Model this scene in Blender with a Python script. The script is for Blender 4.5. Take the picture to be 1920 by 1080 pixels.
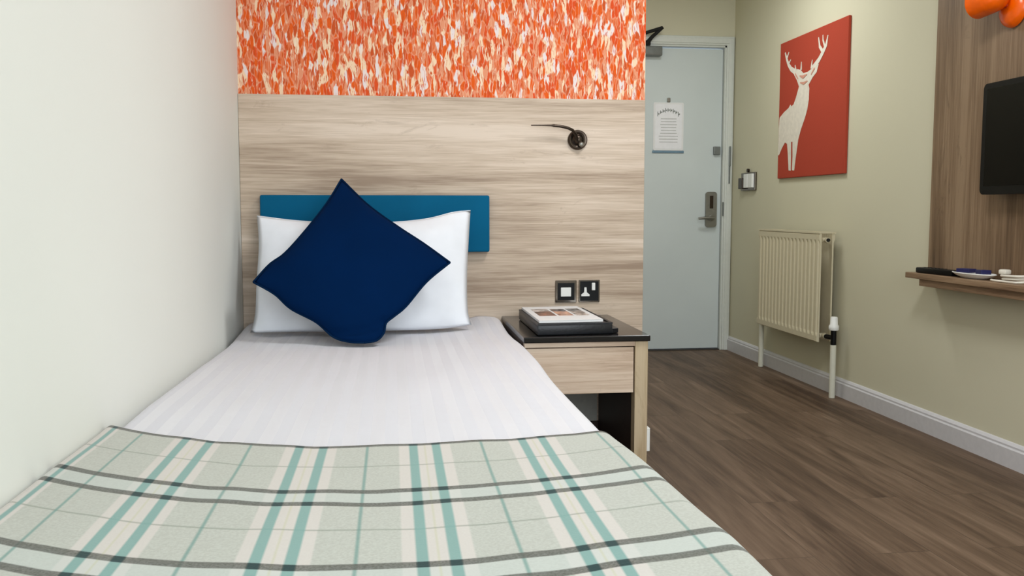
import bpy, bmesh, math, random
from mathutils import Vector, Matrix, noise
random.seed(7)
for o in list(bpy.data.objects): bpy.data.objects.remove(o)
SC = bpy.context.scene
COL = SC.collection

# ---------------------------------------------------------------- camera, light, exposure
cam_data = bpy.data.cameras.new('camera'); cam = bpy.data.objects.new('camera', cam_data); COL.objects.link(cam)
cam_data.lens = 32.0; cam_data.sensor_width = 36; cam_data.clip_start = .05
cam.location = (0.566, -3.543, 0.948)
cam.rotation_euler = (math.pi/2 - 0.086, 0, -0.1297)
SC.camera = cam
SC.view_settings.view_transform = 'Standard'; SC.view_settings.look = 'None'
SC.view_settings.exposure = 0.0; SC.view_settings.gamma = 1.0
SC.view_settings.use_curve_mapping = False
world = bpy.data.worlds.new('world'); SC.world = world; world.use_nodes = True
world.node_tree.nodes['Background'].inputs[0].default_value = (.72, .84, 1, 1)
world.node_tree.nodes['Background'].inputs[1].default_value = 1.0
def area(name, loc, rot, sx, sy, power, colour):
    d = bpy.data.lights.new(name, 'AREA'); d.shape = 'RECTANGLE'; d.size = sx; d.size_y = sy
    d.energy = power; d.color = colour
    o = bpy.data.objects.new(name, d); COL.objects.link(o); o.location = loc; o.rotation_euler = rot
    return o
area('window_daylight', (1.45, -4.46, 1.45), (math.pi/2, 0, 0), 2.2, 1.5, 62, (.88, .95, 1))
area('ceiling_fill', (1.6, -1.3, 2.38), (0, 0, 0), .5, .5, 24, (.96, .98, 1))  # unseen fill added to lift the room and right wall
area('corridor_fill', (2.1, 1.0, 2.38), (0, 0, 0), .35, .35, 13, (.96, .99, 1))  # unseen fill added to brighten the dim corridor and door

# ---------------------------------------------------------------- helpers
def obj(name, bm, mats, parent=None, smooth=False, kind=None):
    me = bpy.data.meshes.new(name)
    bmesh.ops.recalc_face_normals(bm, faces=bm.faces) if smooth != 'keep' else None
    bm.to_mesh(me); bm.free()
    for m in (mats if isinstance(mats, (list, tuple)) else [mats]): me.materials.append(m)
    if smooth:
        for p in me.polygons: p.use_smooth = True
        if smooth == 'auto':
            try: me.set_sharp_from_angle(angle=math.radians(38))
            except Exception: pass
    o = bpy.data.objects.new(name, me); COL.objects.link(o)
    if parent is not None:
        o.parent = parent
        if parent.type == 'EMPTY' or True:
            o.matrix_parent_inverse = Matrix.Identity(4)
            w = parent_world(parent); o.matrix_local = w.inverted()
    if kind: o['kind'] = kind
    return o
def parent_world(o):
    m = Matrix.LocRotScale(o.location, o.rotation_euler, o.scale) if o.parent is None else parent_world(o.parent) @ o.matrix_local
    return m
def thing(name, label, cat, loc=(0, 0, 0), group=None):
    o = bpy.data.objects.new(name, None); COL.objects.link(o); o.location = loc
    o.empty_display_size = .05
    o['label'] = label; o['category'] = cat
    if group: o['group'] = group
    return o
def tag(o, label, cat, group=None):
    o['label'] = label; o['category'] = cat
    if group: o['group'] = group
    return o
def box(bm, x0, x1, y0, y1, z0, z1, bev=0, seg=2, mi=0, rot=None):
    r = bmesh.ops.create_cube(bm, size=1)
    vs = r['verts']
    for v in vs:
        v.co = Vector(((x0+x1)/2 + v.co.x*(x1-x0), (y0+y1)/2 + v.co.y*(y1-y0), (z0+z1)/2 + v.co.z*(z1-z0)))
    fs = set(f for v in vs for f in v.link_faces)
    for f in fs: f.material_index = mi
    if bev:
        es = list(set(e for v in vs for e in v.link_edges))
        rr = bmesh.ops.bevel(bm, geom=es, offset=bev, segments=seg, profile=.5, affect='EDGES')
        for f in rr['faces']: f.material_index = mi
    return bm
def B(*a, **k): return box(bmesh.new(), *a, **k)
def tube(bm, pts, rad, n=12, caps=True):
    pts = [Vector(p) for p in pts]
    rads = rad if isinstance(rad, (list, tuple)) else [rad]*len(pts)
    rings = []; up = None
    for i, p in enumerate(pts):
        t = (pts[min(i+1, len(pts)-1)] - pts[max(i-1, 0)]).normalized()
        if up is None: up = Vector((0, 0, 1)) if abs(t.z) < .9 else Vector((1, 0, 0))
        a = t.cross(up).normalized(); b = a.cross(t).normalized(); up = b
        rings.append([bm.verts.new(p + rads[i]*(math.cos(2*math.pi*k/n)*a + math.sin(2*math.pi*k/n)*b)) for k in range(n)])
    for i in range(len(rings)-1):
        for k in range(n): bm.faces.new((rings[i][k], rings[i][(k+1) % n], rings[i+1][(k+1) % n], rings[i+1][k]))
    if caps: bm.faces.new(rings[0][::-1]); bm.faces.new(rings[-1])
    return bm
def lathe(bm, prof, M, n=32):
    """prof: (radius, height) along local z, placed by matrix M"""
    rings = []
    for r, h in prof:
        if r < 1e-6: rings.append([bm.verts.new(M @ Vector((0, 0, h)))])
        else: rings.append([bm.verts.new(M @ Vector((r*math.cos(2*math.pi*k/n), r*math.sin(2*math.pi*k/n), h))) for k in range(n)])
    for A, C in zip(rings, rings[1:]):
        for k in range(n):
            a = [A[k % len(A)], A[(k+1) % len(A)], C[(k+1) % len(C)], C[k % len(C)]]
            u = []
            for v in a:
                if v not in u: u.append(v)
            if len(u) > 2: bm.faces.new(u)
    return bm
def frame_to(loc, zdir, xhint=(0, 0, 1)):
    z = Vector(zdir).normalized(); x = Vector(xhint); x = (x - x.dot(z)*z).normalized(); y = z.cross(x)
    M = Matrix((x, y, z)).transposed().to_4x4(); M.translation = Vector(loc); return M
def prism(bm, pts, normal, depth):
    """flat polygon (3-D points) given thickness along normal"""
    n = Vector(normal)*depth
    a = [bm.verts.new(Vector(p)) for p in pts]; b = [bm.verts.new(Vector(p)+n) for p in pts]
    bm.faces.new(a[::-1]); bm.faces.new(b)
    for i in range(len(a)): bm.faces.new((a[i], a[(i+1) % len(a)], b[(i+1) % len(a)], b[i]))
    return bm
def round_rect(w, h, r, seg=6):
    out = []
    for cx, cy, a0 in ((w/2-r, h/2-r, 0), (-w/2+r, h/2-r, 90), (-w/2+r, -h/2+r, 180), (w/2-r, -h/2+r, 270)):
        for k in range(seg+1):
            a = math.radians(a0 + 90*k/seg); out.append((cx + r*math.cos(a), cy + r*math.sin(a)))
    return out
def smooth_curve(pts, n):
    """Catmull-Rom through pts, resampled to n+1 points by arc length"""
    P = [Vector(p) for p in pts]; P = [2*P[0]-P[1]] + P + [2*P[-1]-P[-2]]
    d = []
    for i in range(1, len(P)-2):
        for k in range(12):
            t = k/12; a, b, c, e = P[i-1], P[i], P[i+1], P[i+2]
            d.append(.5*((2*b) + (c-a)*t + (2*a-5*b+4*c-e)*t*t + (3*b-a-3*c+e)*t**3))
    d.append(P[-2])
    L = [0]
    for a, b in zip(d, d[1:]): L.append(L[-1] + (b-a).length)
    out = []; j = 0
    for k in range(n+1):
        s = L[-1]*k/n
        while j < len(L)-2 and L[j+1] < s: j += 1
        t = (s-L[j])/max(1e-9, L[j+1]-L[j]); out.append(d[j].lerp(d[j+1], min(1, max(0, t))))
    return out
def puffy(bm, top, bottom, left, right, nrm, hf, hb, N=44, power=.5, wr=None):
    """stuffed cloth case: Coons patch through four seams, puffed both ways along nrm"""
    T = smooth_curve(top, N); Bo = smooth_curve(bottom, N); Lf = smooth_curve(left, N); Rt = smooth_curve(right, N)
    nrm = Vector(nrm).normalized(); front = {}; back = {}
    for i in range(N+1):
        for j in range(N+1):
            u, v = i/N, j/N
            p = (1-v)*T[i] + v*Bo[i] + (1-u)*Lf[j] + u*Rt[j] - ((1-u)*(1-v)*T[0] + u*(1-v)*T[N] + (1-u)*v*Bo[0] + u*v*Bo[N])
            e = (16*u*(1-u)*v*(1-v))**power
            edge = i in (0, N) or j in (0, N)
            w = wr(u, v, p) if wr else 0
            front[i, j] = bm.verts.new(p + nrm*(hf*e + (0 if edge else w)))
            back[i, j] = front[i, j] if edge else bm.verts.new(p - nrm*hb*e)
    for i in range(N):
        for j in range(N):
            bm.faces.new((front[i, j], front[i+1, j], front[i+1, j+1], front[i, j+1]))
            q = (back[i, j], back[i, j+1], back[i+1, j+1], back[i+1, j])
            try: bm.faces.new(q)
            except ValueError: pass
    return T, Bo, Lf, Rt

# ---------------------------------------------------------------- materials
def srgb(c):
    return tuple(((x/255/12.92) if x/255 <= .04045 else ((x/255+.055)/1.055)**2.4) for x in c) + (1,)
class NT:
    def __init__(s, name, rough=.6, spec=.3, metal=0):
        s.m = bpy.data.materials.new(name); s.m.use_nodes = True; s.t = s.m.node_tree; s.b = s.t.nodes['Principled BSDF']
        s.b.inputs['Roughness'].default_value = rough; s.b.inputs['Specular IOR Level'].default_value = spec; s.b.inputs['Metallic'].default_value = metal
    def n(s, ty, **k):
        nd = s.t.nodes.new(ty)
        for a, v in k.items(): setattr(nd, a, v)
        return nd
    def link(s, a, b): s.t.links.new(a, b)
    def coord(s, scale=(1, 1, 1), out='Object', loc=(0, 0, 0)):
        c = s.n('ShaderNodeTexCoord'); m = s.n('ShaderNodeMapping'); m.inputs['Scale'].default_value = scale; m.inputs['Location'].default_value = loc
        s.link(c.outputs[out], m.inputs['Vector']); return m.outputs[0]
    def noise(s, vec, scale=5, detail=3, rough=.5, dist=0):
        nd = s.n('ShaderNodeTexNoise'); nd.inputs['Scale'].default_value = scale; nd.inputs['Detail'].default_value = detail
        nd.inputs['Roughness'].default_value = rough; nd.inputs['Distortion'].default_value = dist; s.link(vec, nd.inputs['Vector']); return nd.outputs['Fac']
    def ramp(s, fac, stops, interp='LINEAR'):
        r = s.n('ShaderNodeValToRGB'); r.color_ramp.interpolation = interp; e = r.color_ramp.elements
        while len(e) < len(stops): e.new(.5)
        for x, (p, c) in zip(e, stops): x.position = p; x.color = srgb(c) if max(c) > 1 or len(c) == 3 else c
        s.link(fac, r.inputs[0]); return r.outputs[0]
    def mix(s, fac, a, b, mode='MIX'):
        m = s.n('ShaderNodeMix', data_type='RGBA', blend_type=mode)
        for i, v in ((0, fac), (6, a), (7, b)):
            if hasattr(v, 'links'): s.link(v, m.inputs[i])
            elif i == 0: m.inputs[0].default_value = v
            else: m.inputs[i].default_value = srgb(v)
        return m.outputs[2]
    def math(s, op, a, b=None, clamp=False):
        m = s.n('ShaderNodeMath', operation=op, use_clamp=clamp)
        for i, v in ((0, a), (1, b)):
            if v is None: continue
            if hasattr(v, 'links'): s.link(v, m.inputs[i])
            else: m.inputs[i].default_value = v
        return m.outputs[0]
    def col(s, c):
        if hasattr(c, 'links'): s.link(c, s.b.inputs['Base Color'])
        else: s.b.inputs['Base Color'].default_value = srgb(c)
    def bump(s, h, strength=.2, dist=.002):
        b = s.n('ShaderNodeBump'); b.inputs['Strength'].default_value = strength; b.inputs['Distance'].default_value = dist
        s.link(h, b.inputs['Height']); s.link(b.outputs[0], s.b.inputs['Normal'])
def plain(name, c, rough=.5, spec=.4, metal=0, var=.03, nscale=40, bump=0):
    s = NT(name, rough, spec, metal)
    n = s.noise(s.coord(), nscale, 3)
    lo = tuple(max(0, x*(1-var)) for x in c); hi = tuple(min(255, x*(1+var)) for x in c)
    s.col(s.ramp(n, [(.3, lo), (.7, hi)]))
    if bump: s.bump(n, bump)
    return s.m
def paint(name, c):
    s = NT(name, .75, .25)
    a = s.noise(s.coord(), 1.3, 2); b = s.noise(s.coord(), 220, 3)
    s.col(s.ramp(a, [(.3, tuple(x*.985 for x in c)), (.7, c)])); s.bump(b, .08, .001); return s.m
def wood(name, dark, mid, light, axis, scale=1.0, rough=.5, seed=0):
    """axis: direction of the grain, 0 x, 1 y, 2 z"""
    s = NT(name, rough, .35)
    def sc(al, ac): return tuple(al if i == axis else ac for i in range(3))
    off = (seed*3.1, seed*1.7, seed*2.3)
    broad = s.noise(s.coord(sc(.55*scale, 7*scale), loc=off), 1, 3, .5, .6)
    mid_n = s.noise(s.coord(sc(1.9*scale, 52*scale), loc=off), 1, 4, .6, .5)
    fine = s.noise(s.coord(sc(7*scale, 240*scale), loc=off), 1, 3, .6)
    f = s.math('ADD', s.math('MULTIPLY', broad, .52), s.math('MULTIPLY', mid_n, .25))
    f = s.math('ADD', f, s.math('MULTIPLY', fine, .23))
    c = s.ramp(f, [(.38, dark), (.5, mid), (.60, light)])
    # cathedral streaks and the odd knot
    kn = s.noise(s.coord(sc(2.2*scale, 9*scale), loc=(off[0]+5, off[1], off[2])), 1, 5, .7, 2.5)
    k = s.ramp(kn, [(.60, (0, 0, 0)), (.74, (255, 255, 255))])
    c = s.mix(s.math('MULTIPLY', k, .55), c, dark)
    s.col(c); s.bump(fine, .12, .001)
    return s.m
M = {}
M['wall_white'] = paint('wall_white_paint', (237, 238, 231))
M['wall_cream'] = paint('wall_cream_paint', (210, 205, 180))
M['ceiling'] = paint('ceiling_white_paint', (240, 240, 236))
M['trim'] = plain('white_gloss_trim_paint', (214, 217, 210), .4, .4, var=.01)
M['skirting'] = plain('skirting_paint', (206, 204, 206), .4, .4, var=.015)
M['door'] = plain('pale_grey_door_paint', (206, 214, 213), .5, .35, var=.012, nscale=3)
M['oak_h'] = wood('bleached_oak_horizontal', (158, 136, 116), (200, 180, 159), (222, 204, 186), 0)
M['oak_t'] = wood('bleached_oak_table', (170, 144, 122), (204, 180, 158), (220, 200, 180), 0, 1.6, seed=3)
M['oak_v'] = wood('bleached_oak_post', (150, 128, 96), (178, 156, 124), (196, 176, 146), 2, 1.3, seed=5)
M['brown_oak'] = wood('brown_oak_vertical', (84, 64, 46), (124, 100, 76), (148, 124, 98), 2, .8, seed=9)
M['brown_oak_h'] = wood('brown_oak_shelf', (100, 76, 56), (138, 112, 86), (160, 134, 106), 1, 1.5, seed=4)
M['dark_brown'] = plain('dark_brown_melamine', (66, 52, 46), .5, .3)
M['black_top'] = plain('black_polished_top', (22, 21, 21), .16, .5, var=.2, nscale=150)
M['black'] = plain('black_plastic', (9, 9, 10), .4, .2)
M['leather'] = plain('black_leatherette', (17, 19, 25), .4, .5, var=.15, nscale=120, bump=.3)
M['rubber'] = plain('dark_rubber', (35, 34, 33), .7, .2)
M['grey_metal'] = plain('brushed_grey_metal', (140, 138, 130), .38, .5, .85)
M['closer'] = plain('silver_closer_paint', (120, 124, 122), .4, .5, .3)
M['chrome'] = plain('dark_chrome', (120, 112, 104), .15, .5, 1)
M['bronze'] = plain('dark_bronze_metal', (72, 62, 54), .24, .5, .9)
M['white_plastic'] = plain('white_plastic', (236, 236, 232), .35, .4, var=.01)
M['cream_enamel'] = plain('cream_radiator_enamel', (206, 196, 168), .45, .3, var=.01)
M['pipe'] = plain('cream_pipe_paint', (214, 212, 196), .4, .4, var=.01)
M['orange'] = plain('orange_enamel', (244, 98, 0), .25, .5, var=.03)
M['orange_dark'] = plain('dark_orange_enamel', (190, 48, 6), .3, .5)
M['screen'] = plain('television_screen', (3, 3, 4), .2, .15)
M['cable'] = plain('cream_cable', (226, 220, 206), .45, .4)
M['navy_card'] = plain('navy_packet', (28, 28, 78), .5, .4)
M['grey_board'] = plain('grey_board', (196, 194, 184), .7, .2)
M['threshold'] = plain('dark_threshold', (60, 54, 48), .5, .3)
M['red_canvas'] = plain('brick_red_canvas', (172, 70, 52), .85, .1, var=.03, nscale=400, bump=.2)
M['red_edge'] = plain('canvas_edge_red', (200, 80, 62), .85, .1)
M['deer'] = plain('deer_print_white', (222, 214, 200), .85, .1)
M['deer_pink'] = plain('deer_print_pink', (206, 150, 130), .85, .1)
M['sheet'] = plain('white_sheet', (240, 240, 243), .85, .15, var=.01)
M['ink'] = plain('dark_grey_ink', (108, 116, 106), .8, .1)
M['faint_ink'] = plain('faint_grey_ink', (196, 196, 196), .8, .1)
M['blue_strip'] = plain('blue_grey_strip', (112, 140, 158), .5, .3)
M['paper'] = plain('white_paper', (232, 232, 232), .6, .3, var=.01)

def cloth(name, c, scale=900, rough=.85, sheen=.2, big=None):
    s = NT(name, rough, .15); s.b.inputs['Sheen Weight'].default_value = sheen
    if sheen == 0: s.b.inputs['Specular IOR Level'].default_value = .04
    w = s.noise(s.coord(), scale, 2); g = s.noise(s.coord(), 6, 3)
    s.col(s.ramp(g, [(.3, tuple(x*.94 for x in c)), (.7, c)])); s.bump(w, .25, .0006); return s.m
M['pillow'] = cloth('white_cotton', (243, 246, 252), sheen=.1)
M['navy'] = cloth('navy_cushion_cloth', (0, 30, 70), 700, sheen=0)
M['navy_pipe'] = cloth('navy_piping_cloth', (6, 34, 66), 500, sheen=0)
M['teal'] = cloth('teal_upholstery', (0, 92, 130), 600, sheen=.05)
# duvet: satin stripe woven along the bed
s = NT('satin_stripe_duvet', .7, .2)
uv = s.n('ShaderNodeTexCoord').outputs['Object']; sp = s.n('ShaderNodeSeparateXYZ'); s.link(uv, sp.inputs[0])
st = s.math('GREATER_THAN', s.math('FRACT', s.math('MULTIPLY', sp.outputs[0], 1/.052)), .5)
s.col(s.mix(st, (226, 226, 231), (219, 219, 225)))
s.link(s.math('ADD', s.math('MULTIPLY', st, .3), .45), s.b.inputs['Roughness'])
s.bump(s.noise(s.coord(), 18, 3), .2, .008); M['duvet'] = s.m
# wallpaper: dense short vertical brush marks in oranges, pinks and creams
s = NT('orange_brush_wallpaper', .8, .15)
base = s.coord((1, 1, 1)); warp = s.n('ShaderNodeTexNoise'); warp.inputs['Scale'].default_value = 22; warp.inputs['Detail'].default_value = 2; s.link(base, warp.inputs['Vector'])
wv = s.n('ShaderNodeVectorMath', operation='SCALE'); s.link(warp.outputs['Color'], wv.inputs[0]); wv.inputs['Scale'].default_value = .016
av = s.n('ShaderNodeVectorMath', operation='ADD'); s.link(base, av.inputs[0]); s.link(wv.outputs[0], av.inputs[1])
mp = s.n('ShaderNodeMapping'); mp.inputs['Scale'].default_value = (84, 0, 24); s.link(av.outputs[0], mp.inputs['Vector'])
vo = s.n('ShaderNodeTexVoronoi', feature='F1'); vo.inputs['Scale'].default_value = 1; s.link(mp.outputs[0], vo.inputs['Vector'])
sc_ = s.n('ShaderNodeSeparateColor'); s.link(vo.outputs['Color'], sc_.inputs[0])
c1 = s.ramp(sc_.outputs[0], [(0, (230, 96, 32)), (.22, (224, 84, 38)), (.38, (204, 88, 44)), (.47, (228, 122, 78)), (.64, (230, 152, 116)), (.78, (246, 214, 180)), (.90, (236, 222, 220))], 'CONSTANT')
ed = s.n('ShaderNodeTexVoronoi', feature='DISTANCE_TO_EDGE'); ed.inputs['Scale'].default_value = 1; s.link(mp.outputs[0], ed.inputs['Vector'])
c1 = s.mix(s.math('MULTIPLY', s.ramp(ed.outputs['Distance'], [(.04, (255, 255, 255)), (.11, (0, 0, 0))]), .30), c1, (246, 208, 176))
mp2 = s.n('ShaderNodeMapping'); mp2.inputs['Scale'].default_value = (120, 0, 15); mp2.inputs['Location'].default_value = (3, 0, 7); s.link(av.outputs[0], mp2.inputs['Vector'])
n2 = s.noise(mp2.outputs[0], 1, 2, .6)
c2 = s.mix(s.ramp(n2, [(.61, (0, 0, 0)), (.65, (255, 255, 255))]), c1, (248, 226, 204))
n3 = s.noise(mp2.outputs[0], 1.7, 2, .6, .4)
c3 = s.mix(s.ramp(n3, [(.39, (255, 255, 255)), (.44, (0, 0, 0))]), c2, (206, 84, 34))
s.col(c3); M['wallpaper'] = s.m
# floor: brown vinyl planks running down the room
s = NT('brown_oak_plank_floor', .52, .3)
co = s.coord(); rotm = s.n('ShaderNodeMapping'); rotm.inputs['Rotation'].default_value = (0, 0, math.pi/2); s.link(co, rotm.inputs['Vector'])
br = s.n('ShaderNodeTexBrick'); br.inputs['Scale'].default_value = 1; br.inputs['Brick Width'].default_value = 1.25; br.inputs['Row Height'].default_value = .17
br.inputs['Mortar Size'].default_value = .0012; br.inputs['Mortar Smooth'].default_value = .1; br.offset = .37
br.inputs['Color1'].default_value = (.15, .15, .15, 1); br.inputs['Color2'].default_value = (.85, .85, .85, 1); br.inputs['Mortar'].default_value = (0, 0, 0, 1)
s.link(rotm.outputs[0], br.inputs['Vector'])
tone = s.n('ShaderNodeSeparateColor'); s.link(br.outputs['Color'], tone.inputs[0])
offs = s.n('ShaderNodeCombineXYZ'); s.link(s.math('MULTIPLY', tone.outputs[0], 9), offs.inputs[1]); s.link(s.math('MULTIPLY', tone.outputs[0], 3), offs.inputs[2])
vv = s.n('ShaderNodeVectorMath', operation='ADD'); s.link(co, vv.inputs[0]); s.link(offs.outputs[0], vv.inputs[1])
def fm(sc):
    m = s.n('ShaderNodeMapping'); m.inputs['Scale'].default_value = sc; s.link(vv.outputs[0], m.inputs['Vector']); return m.outputs[0]
g1 = s.noise(fm((7, .8, 1)), 1, 4, .6, .9); g2 = s.noise(fm((34, 1.7, 1)), 1, 4, .65, .5); g3 = s.noise(fm((260, 9, 1)), 1, 2)
f = s.math('ADD', s.math('ADD', s.math('MULTIPLY', g1, .48), s.math('MULTIPLY', g2, .34)), s.math('ADD', s.math('MULTIPLY', g3, .08), s.math('MULTIPLY', tone.outputs[0], .06)))
c = s.ramp(f, [(.36, (68, 50, 36)), (.47, (98, 78, 61)), (.56, (116, 95, 77)), (.66, (142, 120, 101))])
c = s.mix(s.math('MULTIPLY', br.outputs['Fac'], .5), c, (48, 38, 30))
s.col(c); s.bump(g2, .15, .002)
M['floor'] = s.m

# ---------------------------------------------------------------- the room
XR, YD, ZC, YB, XP = 2.82, 2.35, 2.45, -4.4, 1.556
obj('floor', B(-.1, XR+.1, YB-.1, YD+.1, -.1, 0), M['floor'], kind='structure')
obj('ceiling', B(-.1, XR+.1, YB-.1, YD+.1, ZC, ZC+.1), M['ceiling'], kind='structure')
obj('wall_left', B(-.1, 0, YB, .0, 0, ZC), M['wall_white'], kind='structure')
obj('wall_right', B(XR, XR+.1, YB, YD+.1, 0, ZC), M['wall_cream'], kind='structure')
# headboard wall: a thick return that hides the rest of the corridor, papered above the oak cladding
bm = B(-.1, XP, 0, YD, 0, ZC)
o = obj('wall_headboard', bm, [M['wall_cream']], kind='structure')
o = obj('wallpaper', B(0, XP, -.003, 0, 1.372, ZC), M['wallpaper'], kind='structure'); o.parent = bpy.data.objects['wall_headboard']
# door wall with its opening
DX0, DX1, DZ = 1.9, 2.752, 2.012
bm = B(XP, DX0-.02, YD, YD+.1, 0, ZC); box(bm, DX1+.02, XR, YD, YD+.1, 0, ZC); box(bm, DX0-.02, DX1+.02, YD, YD+.1, DZ+.02, ZC)
obj('wall_door', bm, M['wall_cream'], kind='structure')
# back wall with window opening
WX0, WX1, WZ0, WZ1 = .3, 2.6, .75, 2.2
bm = B(-.1, WX0, YB-.1, YB, 0, ZC); box(bm, WX1, XR+.1, YB-.1, YB, 0, ZC); box(bm, WX0, WX1, YB-.1, YB, 0, WZ0); box(bm, WX0, WX1, YB-.1, YB, WZ1, ZC)
obj('wall_back', bm, M['wall_white'], kind='structure')
bm = bmesh.new()
for a in ((WX0, WX0+.06), (WX1-.06, WX1), (1.42, 1.48)): box(bm, a[0], a[1], YB-.055, YB-.02, WZ0, WZ1)
for a in ((WZ0, WZ0+.06), (WZ1-.06, WZ1)): box(bm, WX0, WX1, YB-.054, YB-.021, a[0], a[1])
obj('window_1', bm, M['trim'], kind='structure')
# skirting with a stepped top
def skirting(name, poly_y0, poly_y1, x, sgn):
    bm = bmesh.new()
    prof = [(0, 0), (.018, 0), (.018, .07), (.013, .076), (.013, .083), (.006, .092), (0, .094)]
    a = [bm.verts.new((x+sgn*p, poly_y0, q)) for p, q in prof]; b = [bm.verts.new((x+sgn*p, poly_y1, q)) for p, q in prof]
    for i in range(len(prof)-1): bm.faces.new((a[i], a[i+1], b[i+1], b[i]))
    bm.faces.new(a); bm.faces.new(b[::-1])
    return obj(name, bm, M['skirting'], kind='structure')
skirting('baseboard_right', YB, YD, XR, -1)
skirting('baseboard_left', YB, 0, 0, 1)
obj('baseboard_headboard', B(0, XP, -.014, 0, 0, .1), M['dark_brown'], kind='structure')
# door frame (architrave, jamb, stop)
bm = bmesh.new()
for (a, b) in ((DX1+.012, XR-.006), (DX0-.07, DX0-.012)):
    box(bm, a, b, YD-.018, YD, 0, DZ+.07, bev=.004)
    box(bm, a+.012, b-.012, YD-.024, YD-.016, 0, DZ+.058, bev=.003)
box(bm, DX0-.07, XR-.006, YD-.0175, YD, DZ+.012, DZ+.07, bev=.004)
box(bm, DX0-.058, XR-.018, YD-.0235, YD-.016, DZ+.024, DZ+.058, bev=.003)
for (a, b) in ((DX1+.0015, DX1+.02), (DX0-.02, DX0-.0015)): box(bm, a, b, YD-.006, YD+.09, 0, DZ+.02)
box(bm, DX0-.02, DX1+.02, YD-.006, YD+.09, DZ+.0015, DZ+.02)
obj('trim_1', bm, M['trim'], kind='structure')
obj('trim_2', B(DX0, DX1, YD-.01, YD+.1, 0, .006), M['threshold'], kind='structure')
door = obj('door_1', B(DX0+.002, DX1-.003, YD+.018, YD+.06, .01, DZ-.008, bev=.002), M['door'], kind='structure')
# closer on the door head
bm = B(2.02, 2.318, YD-.042, YD+.017, 1.945, 2.008, bev=.009, seg=3)
cl = obj('door_closer', bm, M['closer'], door, smooth='auto')
bm = bmesh.new()
box(bm, 2.185, 2.235, YD-.05, YD-.035, 2.008, 2.04, bev=.004)
tube(bm, [(2.21, YD-.04, 2.02), (2.24, YD-.06, 2.06), (2.30, YD-.10, 2.115)], [.014, .012, .010], 10)
tube(bm, [(2.298, YD-.10, 2.112), (2.20, YD-.06, 2.085), (2.10, YD-.026, 2.055)], .011, 10)
obj('closer_arm', bm, M['rubber'], cl, smooth='auto')
# lock: long rounded plate and lever
def plate_xz(bm, x0, x1, z0, z1, y0, y1, r, seg=6):
    pts = [((x0+x1)/2 + px, y0, (z0+z1)/2 + pz) for px, pz in round_rect(x1-x0, z1-z0, r, seg)]
    return prism(bm, pts, (0, 1, 0), y1-y0)
lk = obj('lock_plate', plate_xz(bmesh.new(), 2.642, 2.718, .83, 1.066, YD-.002, YD+.019, .02), M['grey_metal'], door, smooth='auto')
bm = bmesh.new()
lathe(bm, [(0, 0), (.021, 0), (.021, .012), (.012, .014), (.011, .05), (0, .05)], frame_to((2.68, YD-.002, .892), (0, -1, 0)), 24)
tube(bm, [(2.684, YD-.048, .892), (2.66, YD-.05, .893), (2.62, YD-.05, .892), (2.578, YD-.046, .889)], [.012, .011, .010, .008], 12)
obj('lever_handle', bm, M['grey_metal'], lk, smooth='auto')
bm = B(2.668, 2.692, YD-.005, YD-.0015, .955, 1.04, bev=.002)
obj('card_slot', bm, M['bronze'], lk)
obj('strike_plate', B(2.7535, 2.7615, YD-.012, YD-.0065, .905, .998), M['closer'], bpy.data.objects['trim_1'])
obj('security_latch', B(2.69, 2.735, YD-.006, YD+.019, 1.312, 1.366, bev=.004), M['closer'], door)
bm = B(2.785, 2.797, YD-.036, YD-.023, 1.235, 1.366, bev=.003); box(bm, 2.786, 2.796, YD-.030, YD-.023, 1.12, 1.24, bev=.002)
obj('latch_bar', bm, M['closer'], bpy.data.objects['trim_1'])

# ---------------------------------------------------------------- headboard wall fittings
o = obj('headboard_cladding', B(.001, XP-.003, -.02, -.0035, .104, 1.376, bev=.0015), M['oak_h'])
tag(o, 'wide bleached oak panel cladding the wall behind the bed', 'wall panel')
hb = thing('headboard', 'long low teal upholstered headboard behind the white pillow', 'headboard', (.5, -.02, .78))
bm = bmesh.new(); box(bm, .076, .934, -.058, -.0215, .785, 1.002, bev=.007, seg=3)
obj('cushioned_pad', bm, M['teal'], hb, smooth='auto')
obj('backing_board', B(.084, .926, -.0215, -.0201, .793, .994), M['dark_brown'], hb)

# reading lamp: round base, curved stalk, slim pointed head
rl = thing('reading_lamp', 'small dark metal reading lamp with thin arm on the oak panel', 'lamp', (1.282, -.02, 1.218))
M1 = frame_to((1.282, -.0195, 1.218), (0, -1, 0))
bm = lathe(bmesh.new(), [(0, 0), (.037, 0), (.039, .004), (.038, .012), (.033, .017), (.027, .0165), (.022, .014), (.017, .018), (.012, .028), (0, .032)], M1, 40)
obj('lamp_base', bm, M['bronze'], rl, smooth='auto')
bm = tube(bmesh.new(), [(1.278, -.045, 1.215), (1.268, -.06, 1.235), (1.254, -.066, 1.252), (1.235, -.068, 1.260), (1.205, -.07, 1.266), (1.178, -.071, 1.268)], [.006, .0062, .006, .0058, .0058, .0055], 12)
obj('lamp_arm', bm, M['bronze'], rl, smooth='auto')
bm = tube(bmesh.new(), [(1.182, -.071, 1.268), (1.17, -.071, 1.2685), (1.13, -.072, 1.2685), (1.092, -.073, 1.268)], [.0058, .0036, .0028, .0024], 12)
obj('lamp_head', bm, M['bronze'], rl, smooth='auto')
bm = lathe(bmesh.new(), [(0, 0), (.009, .0), (.010, .006), (.006, .012), (0, .013)], frame_to((1.292, -.046, 1.2), (0, -1, -.1)), 20)
obj('lamp_switch', bm, M['grey_metal'], rl, smooth='auto')

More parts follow.
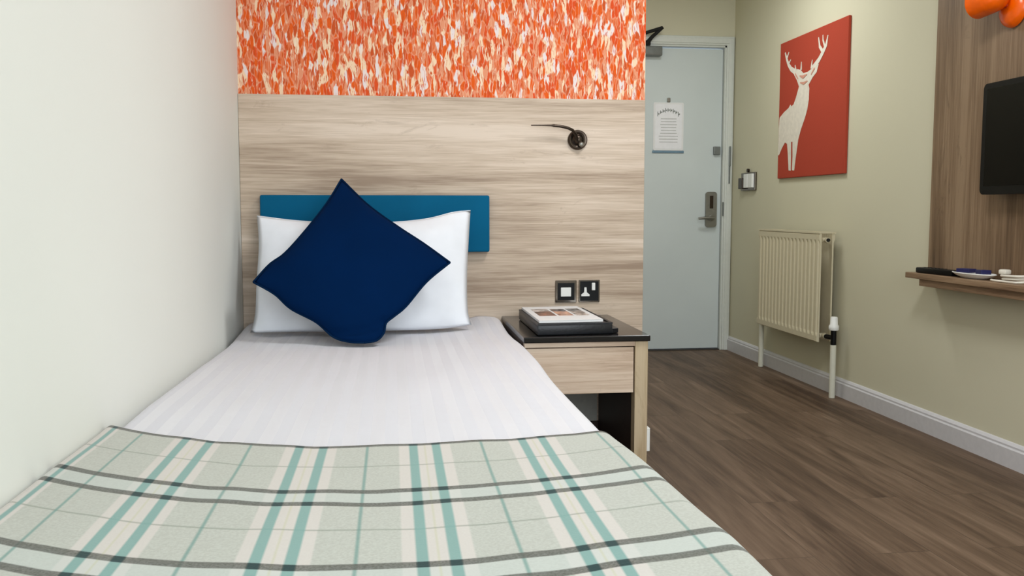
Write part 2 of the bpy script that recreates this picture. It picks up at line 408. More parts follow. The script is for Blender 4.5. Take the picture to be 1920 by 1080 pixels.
# light switch and socket
def faceplate(name, label, cat, x0, x1, z0, z1):
    t = thing(name, label, cat, ((x0+x1)/2, -.02, z0))
    obj('face_plate', B(x0, x1, -.027, -.0202, z0, z1, bev=.0022), M['chrome'], t)
    return t
sw = faceplate('light_switch', 'square chrome light switch beside the power socket on the oak panel', 'switch', 1.197, 1.282, .582, .670)
obj('switch_insert', B(1.206, 1.273, -.0285, -.0269, .592, .66), M['black'], sw)
obj('rocker', B(1.218, 1.259, -.0325, -.0285, .606, .642, bev=.002), M['white_plastic'], sw)
so = faceplate('power_socket', 'square chrome power socket with black insert above the bedside table', 'socket', 1.291, 1.375, .583, .671)
obj('socket_insert', B(1.296, 1.370, -.0285, -.0269, .588, .666), M['black'], so)
obj('socket_rocker', B(1.342, 1.356, -.033, -.0285, .630, .660, bev=.002), M['white_plastic'], so)
bm = bmesh.new(); prism(bm, [(1.300, -.0286, .607), (1.333, -.0286, .607), (1.333, -.0286, .614), (1.322, -.0286, .622), (1.3205, -.0286, .642), (1.3125, -.0286, .642), (1.311, -.0286, .622), (1.300, -.0286, .614)], (0, -1, 0), .0035)
obj('pin_shutter', bm, M['white_plastic'], so)

# ---------------------------------------------------------------- bed
BX, BY = .965, -2.75
bed = thing('bed', 'single bed with pale divan base pushed into the corner', 'bed', (.48, -1.3, 0))
obj('divan_base', B(.03, BX-.05, BY+.06, -.04, .06, .28, bev=.01), M['grey_board'], bed)
obj('mattress', B(.035, BX-.075, BY+.05, -.032, .282, .478, bev=.03, seg=4), M['pillow'], bed, smooth='auto')
for x in (.08, BX-.12):
    for y in (BY+.15, -.2):
        obj('bed_foot', lathe(bmesh.new(), [(0, 0), (.022, 0), (.028, .058), (0, .058)], Matrix.Translation((x, y, .001)), 16), M['black'], bed, smooth='auto')
def bed_z(x, y):
    base = .505 + .012*min(1, max(0, (-y-.5)/.8))
    base += .012*min(1, max(0, (y+1.3)/.6))*min(1, max(0, (x-.70)/.2))*(1 if y < -.36 else 1)
    base += .016*min(1, max(0, (y+.36)/.24))*min(1, max(0, (.14-x)/.08))
    base += .016*min(1, max(0, (y+.36)/.24))*min(1, max(0, (x-.80)/.08))
    return base + .0035*noise.noise(Vector((x*4, y*3, 0))) + .0022*noise.noise(Vector((x*14, y*5, 3)))
def section(x_left, x_right, r, drop_r, drop_l, n_top, rl):
    """cross-section of bedding over the bed: list of (x, dz below the top, arc length) left to right"""
    out = []
    L = 0; pts = []
    for k in range(5): pts.append((x_left, -drop_l + (drop_l-rl)*k/4))
    for k in range(1, 8):
        a = math.pi/2*k/7; pts.append((x_left + rl*(1-math.cos(a)), -rl + rl*math.sin(a)))
    for k in range(1, n_top+1): pts.append((x_left+rl + (x_right-r-rl-x_left)*k/n_top, 0))
    for k in range(1, 9):
        a = math.pi/2*k/8; pts.append((x_right-r + r*math.sin(a), -r + r*math.cos(a)))
    for k in range(1, 7): pts.append((x_right, -r - (drop_r-r)*k/6))
    return pts
def bedding(name, y_list_fn, x_right_fn, lift, r, drop_r, drop_l, mat, rl=.03, x_left=.012, ny=70, n_top=60, thick=.006):
    bm = bmesh.new(); uvl = bm.loops.layers.uv.new('UVMap'); grid = []; duv = {}
    for j in range(ny+1):
        row = []
        xr = x_right_fn(j/ny)
        S = section(x_left, xr, r, drop_r, drop_l, n_top, rl); arc = x_left - (drop_l-rl) - (math.pi/2-1)*rl; prev = None
        for i, (x, dz) in enumerate(S):
            if prev is not None: arc += math.hypot(x-prev[0], dz-prev[1])
            prev = (x, dz)
            y = y_list_fn(j/ny, x)
            z = bed_z(min(max(x, .05), xr-.03), y) + dz + lift
            if dz < -.03: x = x + (.006*noise.noise(Vector((y*5, dz*3, 1))) if x > .5 else 0)
            v = bm.verts.new((x, y, z)); row.append(v); duv[v] = (arc, j/ny)
        grid.append(row)
    for j in range(ny):
        for i in range(len(grid[0])-1):
            f = bm.faces.new((grid[j][i], grid[j][i+1], grid[j+1][i+1], grid[j+1][i]))
            for l in f.loops: l[uvl].uv = duv[l.vert]
    bm.normal_update(); bm.faces.ensure_lookup_table()
    if sum(f.normal.z for f in bm.faces) < 0: bmesh.ops.reverse_faces(bm, faces=bm.faces)
    o = obj(name, bm, mat, smooth='keep')
    so = o.modifiers.new('thickness', 'SOLIDIFY'); so.thickness = thick; so.offset = -1
    return o
# duvet: rounded at the head corners
def duvet_right(t):
    y = -.03 + (BY+.02+.03)*t
    return .980 - .035*max(0, 1-(-.03-y)/.06)**2  + .006*math.sin(y*5)
def duvet_y(t, x): return -.034 + (BY+.02+.034)*(t**1.15)
dv = bedding('duvet', duvet_y, duvet_right, 0, .030, .30, .12, M['duvet'], thick=.012)
tag(dv, 'plain white duvet with faint satin stripes covering the bed', 'duvet')
# tartan blanket, laid across the foot with a bowed front edge
def edge_y(x):
    t = (x-.56)/.52
    return -1.935 + .205*min(1.25, abs(t))**2.1*(1 if x < .56 else .62)
BL0 = edge_y(0)
def blanket_y(t, x):
    y0 = edge_y(x); yend = BY-.02
    k = max(0, 1-.8*t)
    return (y0*(1-t) + yend*t) if True else 0
# pattern coordinates follow the cloth: u across, v = distance from the folded edge along the bed
s = NT('tartan_wool', .9, .1); s.b.inputs['Sheen Weight'].default_value = .15
um = s.n('ShaderNodeUVMap'); um.uv_map = 'UVMap'; sep = s.n('ShaderNodeSeparateXYZ'); s.link(um.outputs[0], sep.inputs[0]); U, V = sep.outputs[0], sep.outputs[1]
def band(x, c, hw, soft=.0015):
    d = s.math('ABSOLUTE', s.math('SUBTRACT', x, c))
    m = s.n('ShaderNodeMapRange'); m.inputs['From Min'].default_value = hw-soft; m.inputs['From Max'].default_value = hw+soft
    m.inputs['To Min'].default_value = 1; m.inputs['To Max'].default_value = 0; s.link(d, m.inputs['Value']); return m.outputs[0]
def any_of(L):
    r = L[0]
    for q in L[1:]: r = s.math('MAXIMUM', r, q)
    return r
base = s.ramp(s.noise(s.coord((260, 260, 260)), 1, 2), [(.35, (180, 181, 172)), (.65, (190, 192, 183))])
pairs = [(.187, .233), (.398, .440), (.597, .637), (.795, .833)]
pale = any_of([band(U, (a+b)/2, .045) for a, b in pairs] + [band(U, .026, .016)])
c = s.mix(s.math('MULTIPLY', pale, .75), base, (212, 204, 198))
vdoubles = [.262, .552, .842]
vp = any_of([band(V, d+.03, .030) for d in vdoubles])
c = s.mix(s.math('MULTIPLY', vp, .5), c, (194, 202, 197))
cen = any_of([band(U, (a+b)/2, .0012) for a, b in pairs]); c = s.mix(s.math('MULTIPLY', cen, .5), c, (190, 190, 150))
thinv = any_of([band(V, q, .0024) for q in (.13, .43, .72)]); c = s.mix(s.math('MULTIPLY', thinv, .55), c, (122, 130, 116))
thinu = any_of([band(U, q, .0024) for q in (.094, .311, .517, .718, .945)]); c = s.mix(s.math('MULTIPLY', thinu, .75), c, (104, 146, 138))
thick = any_of([band(U, q, .0074) for a, b in pairs for q in (a, b)] + [band(U, .030, .0045)])
weave = s.noise(s.coord((300, 300, 300)), 1, 2)
c = s.mix(s.math('MULTIPLY', thick, .9), c, (118, 160, 154))
dark = any_of([band(V, q, .0092) for d in vdoubles for q in (d, d+.062)] + [band(V, .005, .009)])
darkcol = s.mix(thick, (84, 84, 76), (10, 52, 52))
c = s.mix(s.math('MULTIPLY', dark, s.math('ADD', s.math('ADD', .62, s.math('MULTIPLY', thick, .3)), s.math('MULTIPLY', weave, .5)), clamp=True), c, darkcol)
s.col(c); s.bump(weave, .35, .001); M['tartan'] = s.m
bl = bedding('blanket', blanket_y, lambda t: .990 + .028*min(1, t*1.6), .012, .042, .36, .032, M['tartan'], rl=.02, x_left=.001, ny=60, thick=.005)
me = bl.data; uvd = me.uv_layers['UVMap'].data
for lp in me.loops:
    co = me.vertices[lp.vertex_index].co
    u = uvd[lp.index].uv[0]
    # the bow fades towards the foot end, as the cloth is straightened there
    bow = edge_y(co.x) ; flat = -1.935
    d = bow - co.y; k = 1 - .3*min(1, d/.8)
    uvd[lp.index].uv = (u, (flat + (bow-flat)*k) - co.y)
tag(bl, 'sage green, teal and cream tartan blanket across the foot of the bed', 'blanket')

# pillow (white) and cushion (navy diamond)
pl = thing('pillow', 'white pillow standing against the teal headboard', 'pillow', (.45, -.3, .5))
top = [(.076, -.132, .925), (.225, -.14, .907), (.378, -.142, .901), (.553, -.142, .901), (.69, -.137, .914), (.79, -.127, .938), (.855, -.124, .944)]
bot = [(.069, -.308, .520), (.234, -.309, .522), (.4, -.317, .520), (.605, -.312, .521), (.738, -.305, .523), (.842, -.297, .534)]
lef = [(.076, -.132, .925), (.086, -.176, .82), (.083, -.231, .689), (.082, -.277, .58), (.069, -.308, .520)]
rig = [(.855, -.124, .944), (.844, -.17, .835), (.833, -.226, .701), (.831, -.274, .588), (.842, -.297, .534)]
def wr_p(u, v, p):
    e = min(u, 1-u, v, 1-v)
    return .010*noise.noise(Vector((u*5, v*4, 2)))*min(1, e*10) + .006*noise.noise(Vector((u*3+v*6, v*2-u*8, 5)))*min(1, e*14)
bm = bmesh.new(); T_, B_, L_, R_ = puffy(bm, top, bot, lef, rig, (0, -1, .4), .100, .05, wr=wr_p, power=.72)
for v in bm.verts:
    zz = .5165 + .004 if v.co.y > -.6 else .52
    if v.co.z < zz: v.co.z = zz
obj('pillowcase', bm, M['pillow'], pl, smooth=True)
bm = bmesh.new()
tube(bm, T_, .0014, 8)
obj('seam', bm, M['pillow'], pl, smooth=True)

cu = thing('cushion', 'square navy blue cushion balanced on one corner against the pillow', 'cushion', (.43, -.45, .51))
tr = [(.384, -.197, 1.055), (.479, -.263, .963), (.581, -.317, .888), (.672, -.36, .828), (.76, -.406, .764)]
rb = [(.76, -.406, .764), (.677, -.452, .701), (.607, -.506, .625), (.565, -.529, .593), (.54, -.543, .574), (.533, -.567, .546), (.510, -.592, .524), (.471, -.604, .519)]
lb = [(.104, -.447, .706), (.176, -.476, .667), (.23, -.508, .622), (.313, -.538, .58), (.371, -.579, .536), (.422, -.598, .522), (.471, -.604, .519)]
tl = [(.384, -.197, 1.055), (.337, -.256, .972), (.27, -.323, .88), (.202, -.38, .8), (.152, -.407, .762), (.104, -.447, .706)]
def wr_c(u, v, p):
    e = min(u, 1-u, v, 1-v)
    w = .006*noise.noise(Vector((u*4, v*4, 9)))*min(1, e*10)
    d = (u+v-1.72)/.05
    return w - .016*math.exp(-d*d)      # fold above the squashed bottom corner
bm = bmesh.new(); T_, B_, L_, R_ = puffy(bm, tr, lb, tl, rb, (0, -.81, .58), .062, .055, wr=wr_c, power=.5)
for v in bm.verts:
    if v.co.z < .521: v.co.z = .521
obj('cushion_cover', bm, M['navy'], cu, smooth=True)
bm = bmesh.new()
for cv in (T_, B_, L_, R_): tube(bm, [p + Vector((0, 0, .002)) for p in cv], .0034, 8)
obj('piping', bm, M['navy_pipe'], cu, smooth=True)

# ---------------------------------------------------------------- bedside table
nt = thing('bedside_table', 'pale oak bedside table with black top between bed and doorway', 'bedside table', (1.19, -.3, 0))
NX0, NX1, NY = .989, 1.405, -.62
obj('tabletop', B(NX0-.004, NX1+.006, NY-.008, -.0205, .512, .532, bev=.003), M['black_top'], nt)
obj('drawer', B(NX0+.001, NX1-.048, NY+.004, NY+.022, .338, .492, bev=.0015), M['oak_t'], nt)
obj('drawer_box', B(NX0+.045, NX1-.055, NY+.024, -.06, .345, .485), M['oak_v'], nt)
obj('top_rail', B(NX0, NX1-.0445, NY, NY+.03, .496, .511), M['oak_t'], nt)
obj('leg', B(NX1-.044, NX1, NY, NY+.045, .001, .511, bev=.0015), M['oak_v'], nt)
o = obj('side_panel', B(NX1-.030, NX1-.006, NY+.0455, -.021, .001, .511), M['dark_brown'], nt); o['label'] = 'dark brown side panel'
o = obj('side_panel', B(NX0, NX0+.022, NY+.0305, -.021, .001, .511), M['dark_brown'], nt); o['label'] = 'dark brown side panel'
o = obj('door_stop', B(NX1+.0005, NX1+.012, NY+.005, NY+.04, .135, .215, bev=.002), M['white_plastic'], nt); o['label'] = 'small white plastic block'
o = obj('bare_wall_patch', B(1.03, 1.368, -.026, -.0202, .104, .44, bev=.001), M['grey_board'])  # added sheet standing in for the bare wall behind the table
tag(o, 'plain grey sheet added for the bare wall under the bedside table', 'wall patch')

# black tray with magazine
tray = thing('desk_tray', 'black leatherette tray holding a magazine on the bedside table', 'tray', (1.15, -.35, .532))
def quad_prism(p, z0, z1, bev=0):
    bm = bmesh.new(); prism(bm, [(x, y, z0) for x, y in p], (0, 0, 1), z1-z0)
    if bev: bmesh.ops.bevel(bm, geom=list(bm.edges), offset=bev, segments=2, profile=.5, affect='EDGES')
    return bm
TQ = [(1.035, -.60), (1.292, -.585), (1.285, -.13), (1.035, -.15)]
obj('tray_body', quad_prism(TQ, .533, .567, .004), M['leather'], tray, smooth='auto')
bm = bmesh.new(); cx = sum(p[0] for p in TQ)/4; cy = sum(p[1] for p in TQ)/4
inn = [(cx+(x-cx)*.93, cy+(y-cy)*.955) for x, y in TQ]
for i in range(4):
    a, b, c_, d = TQ[i], TQ[(i+1) % 4], inn[(i+1) % 4], inn[i]
    prism(bm, [(a[0], a[1], .566), (b[0], b[1], .566), (c_[0], c_[1], .566), (d[0], d[1], .566)], (0, 0, 1), .006)
obj('tray_rim', bm, M['leather'], tray)
obj('tray_flap', quad_prism([(1.293, -.575), (1.318, -.56), (1.318, -.20), (1.288, -.19)], .533, .549, .002), M['leather'], tray)
mg = thing('magazine', 'glossy magazine with photographs on its white cover, inside the black tray', 'magazine', (1.15, -.35, .573))
MQ = [(1.043, -.585), (1.262, -.572), (1.258, -.15), (1.043, -.165)]
obj('magazine_pages', quad_prism(MQ, .573, .5795), M['paper'], mg)
obj('magazine_cover', quad_prism(MQ, .580, .5812), M['paper'], mg)
def on_cover(a0, a1, b0, b1, h=.0005, z=.5813):
    def P(a, b):
        p = Vector(MQ[0]).lerp(Vector(MQ[1]), a); q = Vector(MQ[3]).lerp(Vector(MQ[2]), a); return tuple(p.lerp(q, b))
    return quad_prism([P(a0, b0), P(a1, b0), P(a1, b1), P(a0, b1)], z, z+h)
cols = [(110, 66, 52), (176, 120, 96), (70, 46, 40), (160, 150, 146), (196, 176, 164), (120, 112, 108)]
for i, (a0, a1, b0, b1) in enumerate([(.10, .38, .30, .62), (.42, .66, .30, .62), (.42, .66, .64, .78), (.10, .38, .64, .80), (.70, .92, .28, .60), (.70, .92, .62, .80)]):
    s = NT('cover_photo_%d' % i, .3, .4); n = s.noise(s.coord((30, 30, 30)), 1, 3, .6); c_ = cols[i]
    s.col(s.ramp(n, [(.35, tuple(x*.45 for x in c_)), (.5, c_), (.66, tuple(min(250, x*1.6) for x in c_))]))
    obj('cover_photograph', on_cover(a0, a1, b0, b1), s.m, mg)

# ---------------------------------------------------------------- door notice
YL = YD + .018
nc = thing('door_notice', 'white framed notice with arched heading hanging on the grey door', 'notice', (2.378, YL, 1.33))
obj('notice_sheet', plate_xz(bmesh.new(), 2.276, 2.483, 1.338, 1.652, YL-.006, YL-.0005, .012), M['paper'], nc)
obj('notice_border', plate_xz(bmesh.new(), 2.290, 2.470, 1.350, 1.640, YL-.0068, YL-.006, .006), M['sheet'], nc)
bm = bmesh.new()
for k in range(9):      # illegible arched heading
    t = (k-4)/4; x = 2.380 + t*.070; z = 1.602 - .026*t*t
    h = (.032, .022, .022, .030, .022, .022, .028, .022, .030)[k]
    box(bm, x-.0062, x-.0025, YL-.0075, YL-.0066, z-h/2, z+h/2); box(bm, x+.0022, x+.0058, YL-.0075, YL-.0066, z-.006, z+.006)
    box(bm, x-.0062, x+.0058, YL-.0075, YL-.0066, z-.002, z+.002)
obj('heading', bm, M['ink'], nc)
bm = bmesh.new(); random.seed(4)
for k in range(9):
    w = .05 + .016*random.random(); z = 1.545 - k*.019
    box(bm, 2.380-w, 2.380+w, YL-.0074, YL-.0066, z-.0028, z+.0028)
obj('small_print', bm, M['faint_ink'], nc)
obj('footer_strip', B(2.272, 2.487, YL-.009, YL-.0005, 1.322, 1.337, bev=.002), M['blue_strip'], nc)
obj('hook', B(2.368, 2.390, YL-.012, YL-.0005, 1.653, 1.682, bev=.004), M['grey_metal'], nc)

# ---------------------------------------------------------------- right wall: key-card switch, canvas, radiator
ks = thing('card_switch', 'chrome key card light switch on the cream wall beside the door frame', 'switch', (XR, 2.04, 1.07))
obj('switch_plate', B(XR-.014, XR-.0005, 1.925, 2.155, 1.068, 1.182, bev=.003), M['chrome'], ks)
obj('rocker', B(XR-.030, XR-.0142, 1.935, 2.005, 1.085, 1.172, bev=.003), M['white_plastic'], ks)
obj('rocker', B(XR-.030, XR-.0142, 2.012, 2.075, 1.085, 1.172, bev=.003), M['white_plastic'], ks)
o = obj('card_holder', B(XR-.036, XR-.0142, 2.082, 2.148, 1.080, 1.150, bev=.004), M['bronze'], ks)
obj('knob', lathe(bmesh.new(), [(0, 0), (.012, 0), (.012, .014), (0, .016)], frame_to((XR-.010, 2.03, 1.194), (-1, 0, 0)), 16), M['bronze'], ks, smooth='auto')

CY0, CY1, CZ0, CZ1, CX = .785, 1.585, 1.128, 1.903, XR-.016
cv = thing('canvas_print', 'brick red canvas print of a pale stag above the radiator', 'picture', (XR, 1.15, CZ0))
obj('canvas', B(CX, XR-.001, CY0, CY1, CZ0, CZ1, bev=.003), M['red_canvas'], cv)
def cp(a, b, e=0): return (CX-.0004-e, CY1-(CY1-CY0)*a, CZ0+(CZ1-CZ0)*b)
body = [(.328, .647), (.30, .60), (.282, .57), (.247, .527), (.209, .516), (.195, .531), (.165, .509), (.092, .487), (.018, .454), (.008, .376), (.008, .279), (.004, .183), (.02, .173), (.068, .223), (.12, .263), (.155, .25), (.17, .19), (.192, .054), (.226, .05), (.225, .154), (.22, .26), (.244, .259), (.251, .153), (.247, .053), (.283, .049), (.299, .129), (.315, .187), (.335, .267), (.373, .335), (.43, .411), (.463, .466), (.482, .532), (.484, .61), (.469, .640)]
head = [(.218, .77), (.295, .77), (.345, .757), (.389, .727), (.457, .727), (.516, .74), (.615, .757), (.588, .705), (.532, .678), (.498, .653), (.469, .632), (.328, .641), (.287, .696), (.246, .735)]
bm = bmesh.new(); prism(bm, [cp(*p) for p in body], (-1, 0, 0), .0008); prism(bm, [cp(*p, e=.0003) for p in head], (-1, 0, 0), .0008)
def stroke(bm, pts, w, e=.0006):
    w = w if isinstance(w, list) else [w]*len(pts)
    P = [Vector(p) for p in pts]; L = []; R = []
    for i, p in enumerate(P):
        t = (P[min(i+1, len(P)-1)] - P[max(i-1, 0)]); t.y *= (CZ1-CZ0)/(CY1-CY0); t.normalize(); n = Vector((-t.y, t.x))
        L.append(p + n*w[i]); R.append(p - n*w[i])
    stroke.k = getattr(stroke, 'k', 0) + 1      # each brush mark a hair proud of the last
    prism(bm, [cp(q.x, q.y, e + stroke.k*.00006) for q in L + R[::-1]], (-1, 0, 0), .0006)
for pts, w in (([(.263, .754), (.191, .787), (.145, .827), (.115, .871), (.086, .922)], [.020, .017, .014, .013, .006]), ([(.115, .871), (.150, .915)], [.012, .004]),
        ([(.27, .761), (.255, .805)], [.012, .004]), ([(.353, .756), (.355, .812)], [.012, .004]), ([(.528, .739), (.618, .784), (.671, .826), (.713, .864), (.735, .925)], [.020, .018, .017, .014, .005]),
        ([(.671, .826), (.623, .87), (.603, .935)], [.014, .012, .005]), ([(.509, .741), (.519, .80)], [.012, .004]), ([(.145, .827), (.185, .855)], [.010, .004]), ([(.70, .85), (.668, .905), (.665, .94)], [.010, .008, .004])):
    stroke(bm, pts, w)
obj('stag_figure', bm, M['deer'], cv)
bm = bmesh.new()
for pts, w in (([(.336, .717), (.39, .700), (.449, .712)], [.003, .012, .003]), ([(.345, .668), (.401, .655), (.460, .664)], [.003, .010, .003]), ([(.265, .742), (.31, .70)], [.006, .004]), ([(.56, .738), (.51, .70)], [.007, .004])):
    stroke(bm, pts, w, .002)
obj('stag_shading', bm, M['deer_pink'], cv)

rd = thing('radiator', 'cream ridged panel radiator with white valve below the stag canvas', 'radiator', (XR, 1.15, .25))
RY0, RY1, RZ0, RZ1, RF, RB = .815, 1.585, .275, .826, XR-.125, XR-.03
def ridged(xf, dirn, y0, y1, z0, z1, n, depth):
    """pressed steel panel: flat bands top and bottom, vertical ridges between"""
    bm = bmesh.new(); cols_ = []; ys = []
    p = (y1-y0)/n
    for k in range(n):
        for t, h in ((0, 0), (.18, 0), (.32, 1), (.68, 1), (.82, 0)): ys.append((y0+p*(k+t), h))
    ys.append((y1, 0))
    zs = [(z0, 0, 0), (z0+.004, 1, 0), (z0+.030, 1, 0), (z0+.048, 0, 1), (z1-.048, 0, 1), (z1-.030, 1, 0), (z1-.004, 1, 0), (z1, 0, 0)]
    for y, h in ys:
        cols_.append([bm.verts.new((xf + dirn*depth*(band_*1.0 if band_ else (rid*h)), y, z)) for z, band_, rid in zs])
    for a, b in zip(cols_, cols_[1:]):
        for i in range(len(zs)-1): bm.faces.new((a[i], a[i+1], b[i+1], b[i]))
    # back face of the sheet pack
    bk = [bm.verts.new((xf - dirn*.008, y, z)) for y, z in ((y0, z0), (y0, z1), (y1, z1), (y1, z0))]
    bm.faces.new(bk)
    bm.faces.new([c_ for c_ in cols_[0]] + [bk[1], bk[0]]); bm.faces.new([c_ for c_ in cols_[-1]][::-1] + [bk[3], bk[2]])
    bm.faces.new([c_[0] for c_ in cols_] + [bk[3], bk[0]]); bm.faces.new([c_[-1] for c_ in cols_][::-1] + [bk[1], bk[2]])
    return bm
obj('front_panel', ridged(RF+.009, -1, RY0, RY1, RZ0, RZ1, 17, .006), M['cream_enamel'], rd)
obj('back_panel', ridged(RB-.009, 1, RY0+.01, RY1-.01, RZ0, RZ1, 17, .006), M['cream_enamel'], rd)
bm = bmesh.new()      # convector fins between the two panels
for k in range(26):
    y = RY0+.20 + k*(RY1-RY0-.26)/25; box(bm, RF+.024, RB-.024, y-.001, y+.001, RZ0+.07, RZ1-.06)
obj('convector', bm, M['cream_enamel'], rd)
bm = bmesh.new()      # top grille
for x in (RF+.002, RB-.010): box(bm, x, x+.007, RY0-.002, RY1+.002, RZ1+.0005, RZ1+.009)
for k in range(33):
    y = RY0 + k*(RY1-RY0-.006)/32; box(bm, RF+.0092, RB-.0102, y, y+.006, RZ1+.002, RZ1+.008)
obj('top_grille', bm, M['cream_enamel'], rd)
for nm, P_, r_ in (('manifold', [(RF+.03, RY0+.03, RZ0+.03), (RB-.03, RY0+.03, RZ0+.03)], .012), ('manifold', [(RF+.03, RY0+.03, RZ1-.032), (RB-.03, RY0+.03, RZ1-.032)], .012),
        ('inlet', [((RF+RB)/2, RY0+.018, RZ0+.03), ((RF+RB)/2, RY0-.012, RZ0+.03)], .013), ('outlet', [((RF+RB)/2, RY1-.03, RZ0+.03), ((RF+RB)/2, RY1+.005, RZ0+.03)], .013),
        ('air_vent', [((RF+RB)/2, RY0+.018, RZ1-.032), ((RF+RB)/2, RY0-.004, RZ1-.032)], .013)):
    obj(nm, tube(bmesh.new(), P_, r_, 16), M['cream_enamel'], rd, smooth='auto')
obj('vent_plug', tube(bmesh.new(), [((RF+RB)/2, RY0-.004, RZ1-.032), ((RF+RB)/2, RY0-.012, RZ1-.032)], .009, 12), M['rubber'], rd, smooth='auto')
VX, VY = (RF+RB)/2+.012, .745
bm = tube(bmesh.new(), [(VX-.012, RY0-.010, RZ0+.03), (VX, VY, RZ0+.03)], .012, 14); tube(bm, [(VX, VY, RZ0-.01), (VX, VY, RZ0+.07)], .014, 16)
vb = obj('valve_body', bm, M['black'], rd, smooth='auto')
bm = lathe(bmesh.new(), [(0, 0), (.021, 0), (.024, .006), (.024, .024), (.018, .028), (0, .028)], Matrix.Translation((VX, VY, RZ0+.040)), 24)
obj('valve_collar', bm, M['black'], vb, smooth='auto')
prof = [(0, .0), (.022, 0), (.025, .004), (.025, .022), (.019, .030), (.018, .062), (.015, .068), (0, .069)]
vh = obj('thermostat_head', lathe(bmesh.new(), prof, Matrix.Translation((VX, VY, RZ0+.069)), 28), M['white_plastic'], rd, smooth='auto')
obj('pipe', tube(bmesh.new(), [(VX, VY, .001), (VX, VY, .12), (VX, VY, RZ0-.005)], .015, 16), M['pipe'], rd, smooth='auto')
obj('pipe', tube(bmesh.new(), [(2.765, RY1+.085, .001), (2.765, RY1+.085, .15), (2.765, RY1+.085, RZ0+.045)], .015, 16), M['pipe'], rd, smooth='auto')
bm = tube(bmesh.new(), [((RF+RB)/2, RY1+.006, RZ0+.03), (2.765, RY1+.085, RZ0+.03)], .014, 14)
obj('lockshield_valve', bm, M['pipe'], rd, smooth='auto')
for y in (RY0+.14, RY1-.14):
    obj('wall_bracket', B(RB-.002, XR-.0005, y-.015, y+.015, RZ0+.05, RZ1-.05), M['cream_enamel'], rd)

# ---------------------------------------------------------------- television corner
o = obj('oak_cladding', B(XR-.02, XR-.0005, -1.7, .03, .688, 2.30, bev=.0015), M['brown_oak'])
tag(o, 'brown oak backing panel on the right wall behind the television', 'wall panel')
shelf = thing('wall_shelf', 'narrow brown oak shelf below the television panel', 'shelf', (XR, -.8, .66))
obj('shelf_board', B(XR-.122, XR-.0005, -1.7, .028, .664, .687, bev=.002), M['brown_oak_h'], shelf)
o = obj('support_batten', B(XR-.112, XR-.0005, -1.7, -.06, .636, .6635, bev=.001), M['brown_oak_h'], shelf)
tv = thing('television', 'black flat screen television on the brown oak panel', 'television', (XR, -.75, 1.0))
def plate_yz(bm, y0, y1, z0, z1, x0, x1, r, seg=6):
    pts = [(x0, (y0+y1)/2 + p, (z0+z1)/2 + q) for p, q in round_rect(y1-y0, z1-z0, r, seg)]
    return prism(bm, pts, (1, 0, 0), x1-x0)
TX = XR-.085
obj('television_frame', plate_yz(bmesh.new(), -1.03, -.385, 1.003, 1.408, TX, TX+.036, .02), M['black'], tv, smooth='auto')
obj('television_screen', plate_yz(bmesh.new(), -1.008, -.407, 1.034, 1.388, TX-.0012, TX, .003), M['screen'], tv)
obj('wall_mount', B(TX+.036, XR-.0202, -.82, -.60, 1.1, 1.3), M['black'], tv)
# orange spot lamp
ol = thing('wall_lamp', 'glossy orange wall spotlight above the television', 'lamp', (XR-.02, -.47, 1.66))
LM = Vector((XR-.0205, -.45, 1.672))
prof = [(0, 0), (.066, 0), (.070, .006), (.066, .018), (.050, .030), (.022, .036), (0, .037)]
obj('lamp_base', lathe(bmesh.new(), prof, frame_to(LM, (-1, 0, 0)), 40), M['orange'], ol, smooth='auto')
obj('swivel_arm', tube(bmesh.new(), [LM + Vector((-.03, 0, .005)), LM + Vector((-.048, .0, .016)), LM + Vector((-.066, .005, .028))], .010, 12), M['orange_dark'], ol, smooth='auto')
obj('lamp_switch', lathe(bmesh.new(), [(0, 0), (.011, 0), (.011, .012), (0, .014)], frame_to(LM + Vector((-.034, .0, .022)), (-1, 0, .3)), 16), M['rubber'], ol, smooth='auto')
prof = [(0, 0), (.022, .003), (.038, .014), (.047, .034), (.051, .07), (.054, .125), (.055, .130), (.052, .131), (.048, .07), (.034, .03), (0, .02)]
obj('lamp_shade', lathe(bmesh.new(), prof, frame_to(LM + Vector((-.075, -.04, .034)), (-.1, 1, -.02)), 40), M['orange'], ol, smooth='auto')
obj('bulb', lathe(bmesh.new(), [(0, .02), (.014, .02), (.014, .05), (.026, .075), (.026, .09), (.015, .108), (0, .112)], frame_to(LM + Vector((-.075, -.04, .034)), (-.1, 1, -.02)), 20), M['white_plastic'], ol, smooth='auto')

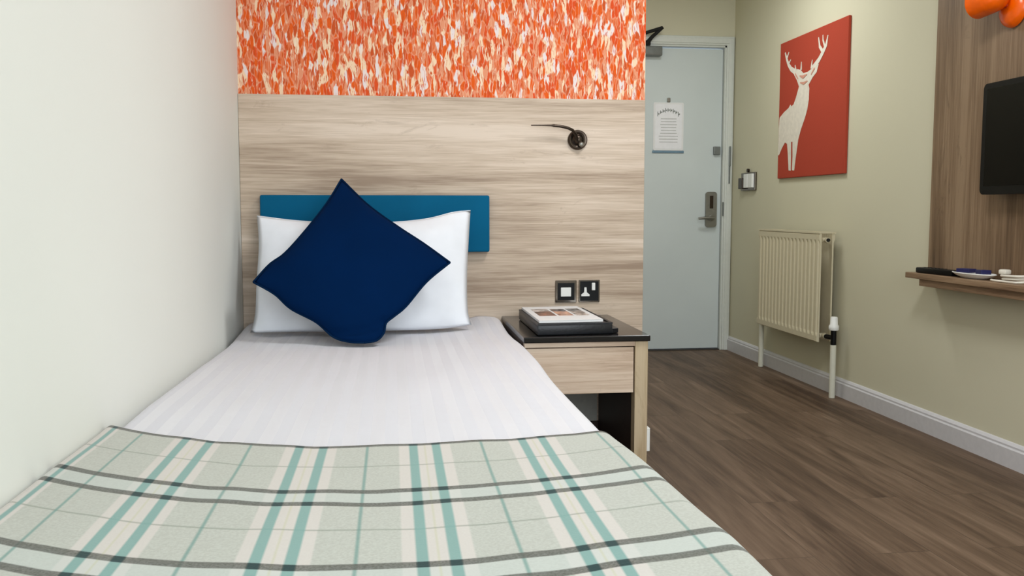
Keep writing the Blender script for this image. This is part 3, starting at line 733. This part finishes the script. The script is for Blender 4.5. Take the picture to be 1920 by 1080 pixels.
# things on the shelf
ZS = .687
def rotbox(cx, cy, lx, ly, z0, z1, ang, bev=.002):
    bm = B(-lx/2, lx/2, -ly/2, ly/2, z0, z1, bev=bev)
    bmesh.ops.rotate(bm, verts=bm.verts, cent=(0, 0, 0), matrix=Matrix.Rotation(ang, 3, 'Z')); bmesh.ops.translate(bm, verts=bm.verts, vec=(cx, cy, 0)); return bm
rc = thing('remote_control', 'slim black remote control at the left end of the shelf', 'remote control', (XR-.07, -.12, ZS))
obj('remote_body', rotbox(XR-.075, -.130, .046, .23, ZS+.0005, ZS+.023, math.radians(3), .005), M['black'], rc, smooth='auto')
for k in range(5):
    for j in (-1, 0, 1):
        obj('button', rotbox(XR-.075 + j*.012, -.06 - k*.026, .007, .012, ZS+.0232, ZS+.0245, 0, .001), M['rubber'], rc)
dish = thing('saucer', 'oval white saucer holding two navy packets on the shelf', 'saucer', (XR-.07, -.36, ZS))
MD = Matrix.Translation((XR-.072, -.355, ZS+.0005)) @ Matrix.Diagonal((.36, 1, 1, 1))
obj('saucer_dish', lathe(bmesh.new(), [(0, 0), (.06, 0), (.10, .010), (.118, .018), (.121, .019), (.118, .0215), (.098, .014), (.06, .005), (0, .0045)], MD, 48), M['white_plastic'], dish, smooth='auto')
o = obj('tea_packet', rotbox(XR-.07, -.305, .038, .062, ZS+.0200, ZS+.035, math.radians(12), .002), M['navy_card']); tag(o, 'navy packet on the saucer, the one nearer the remote control', 'packet', 'navy packets on the saucer')
o = obj('tea_packet', rotbox(XR-.068, -.405, .038, .045, ZS+.0200, ZS+.036, math.radians(-8), .002), M['navy_card']); tag(o, 'navy packet on the saucer, the one nearer the cream cable', 'packet', 'navy packets on the saucer')
cb = thing('cable', 'cream cable coiled on the shelf at the right edge of the picture', 'cable', (XR-.07, -.58, ZS))
pts = [(XR-.085, -.475, ZS+.0045), (XR-.092, -.51, ZS+.0045)]
for k in range(40):
    a = k/40*4.4*math.pi; rr = .036 - .004*math.sin(a*.3)
    pts.append((XR-.068 - rr*math.cos(a+.6)*.8, -.575 - rr*math.sin(a+.6)*1.5 + .0, ZS+.005 + k*.0006))
obj('cord', tube(bmesh.new(), smooth_curve(pts, 160), .0042, 10), M['cable'], cb, smooth=True)
obj('plug', rotbox(XR-.07, -.528, .028, .034, ZS+.028, ZS+.046, .2, .005), M['cable'], cb, smooth='auto')

# rims around the two added fill lights (out of the frame above)
for nm, lab, x, y in (('fill_light_rim', 'round rim of the added fill light over the bed area', 1.6, -1.3), ('fill_light_rim', 'round rim of the added fill light in front of the door', 2.1, 1.0)):
    t = thing(nm, lab, 'ceiling light', (x, y, ZC))
    obj('rim', lathe(bmesh.new(), [(.19, 0), (.20, 0), (.20, -.05), (.19, -.05), (.19, 0)], Matrix.Translation((x, y, ZC-.0005)), 40), M['white_plastic'], t, smooth='auto')
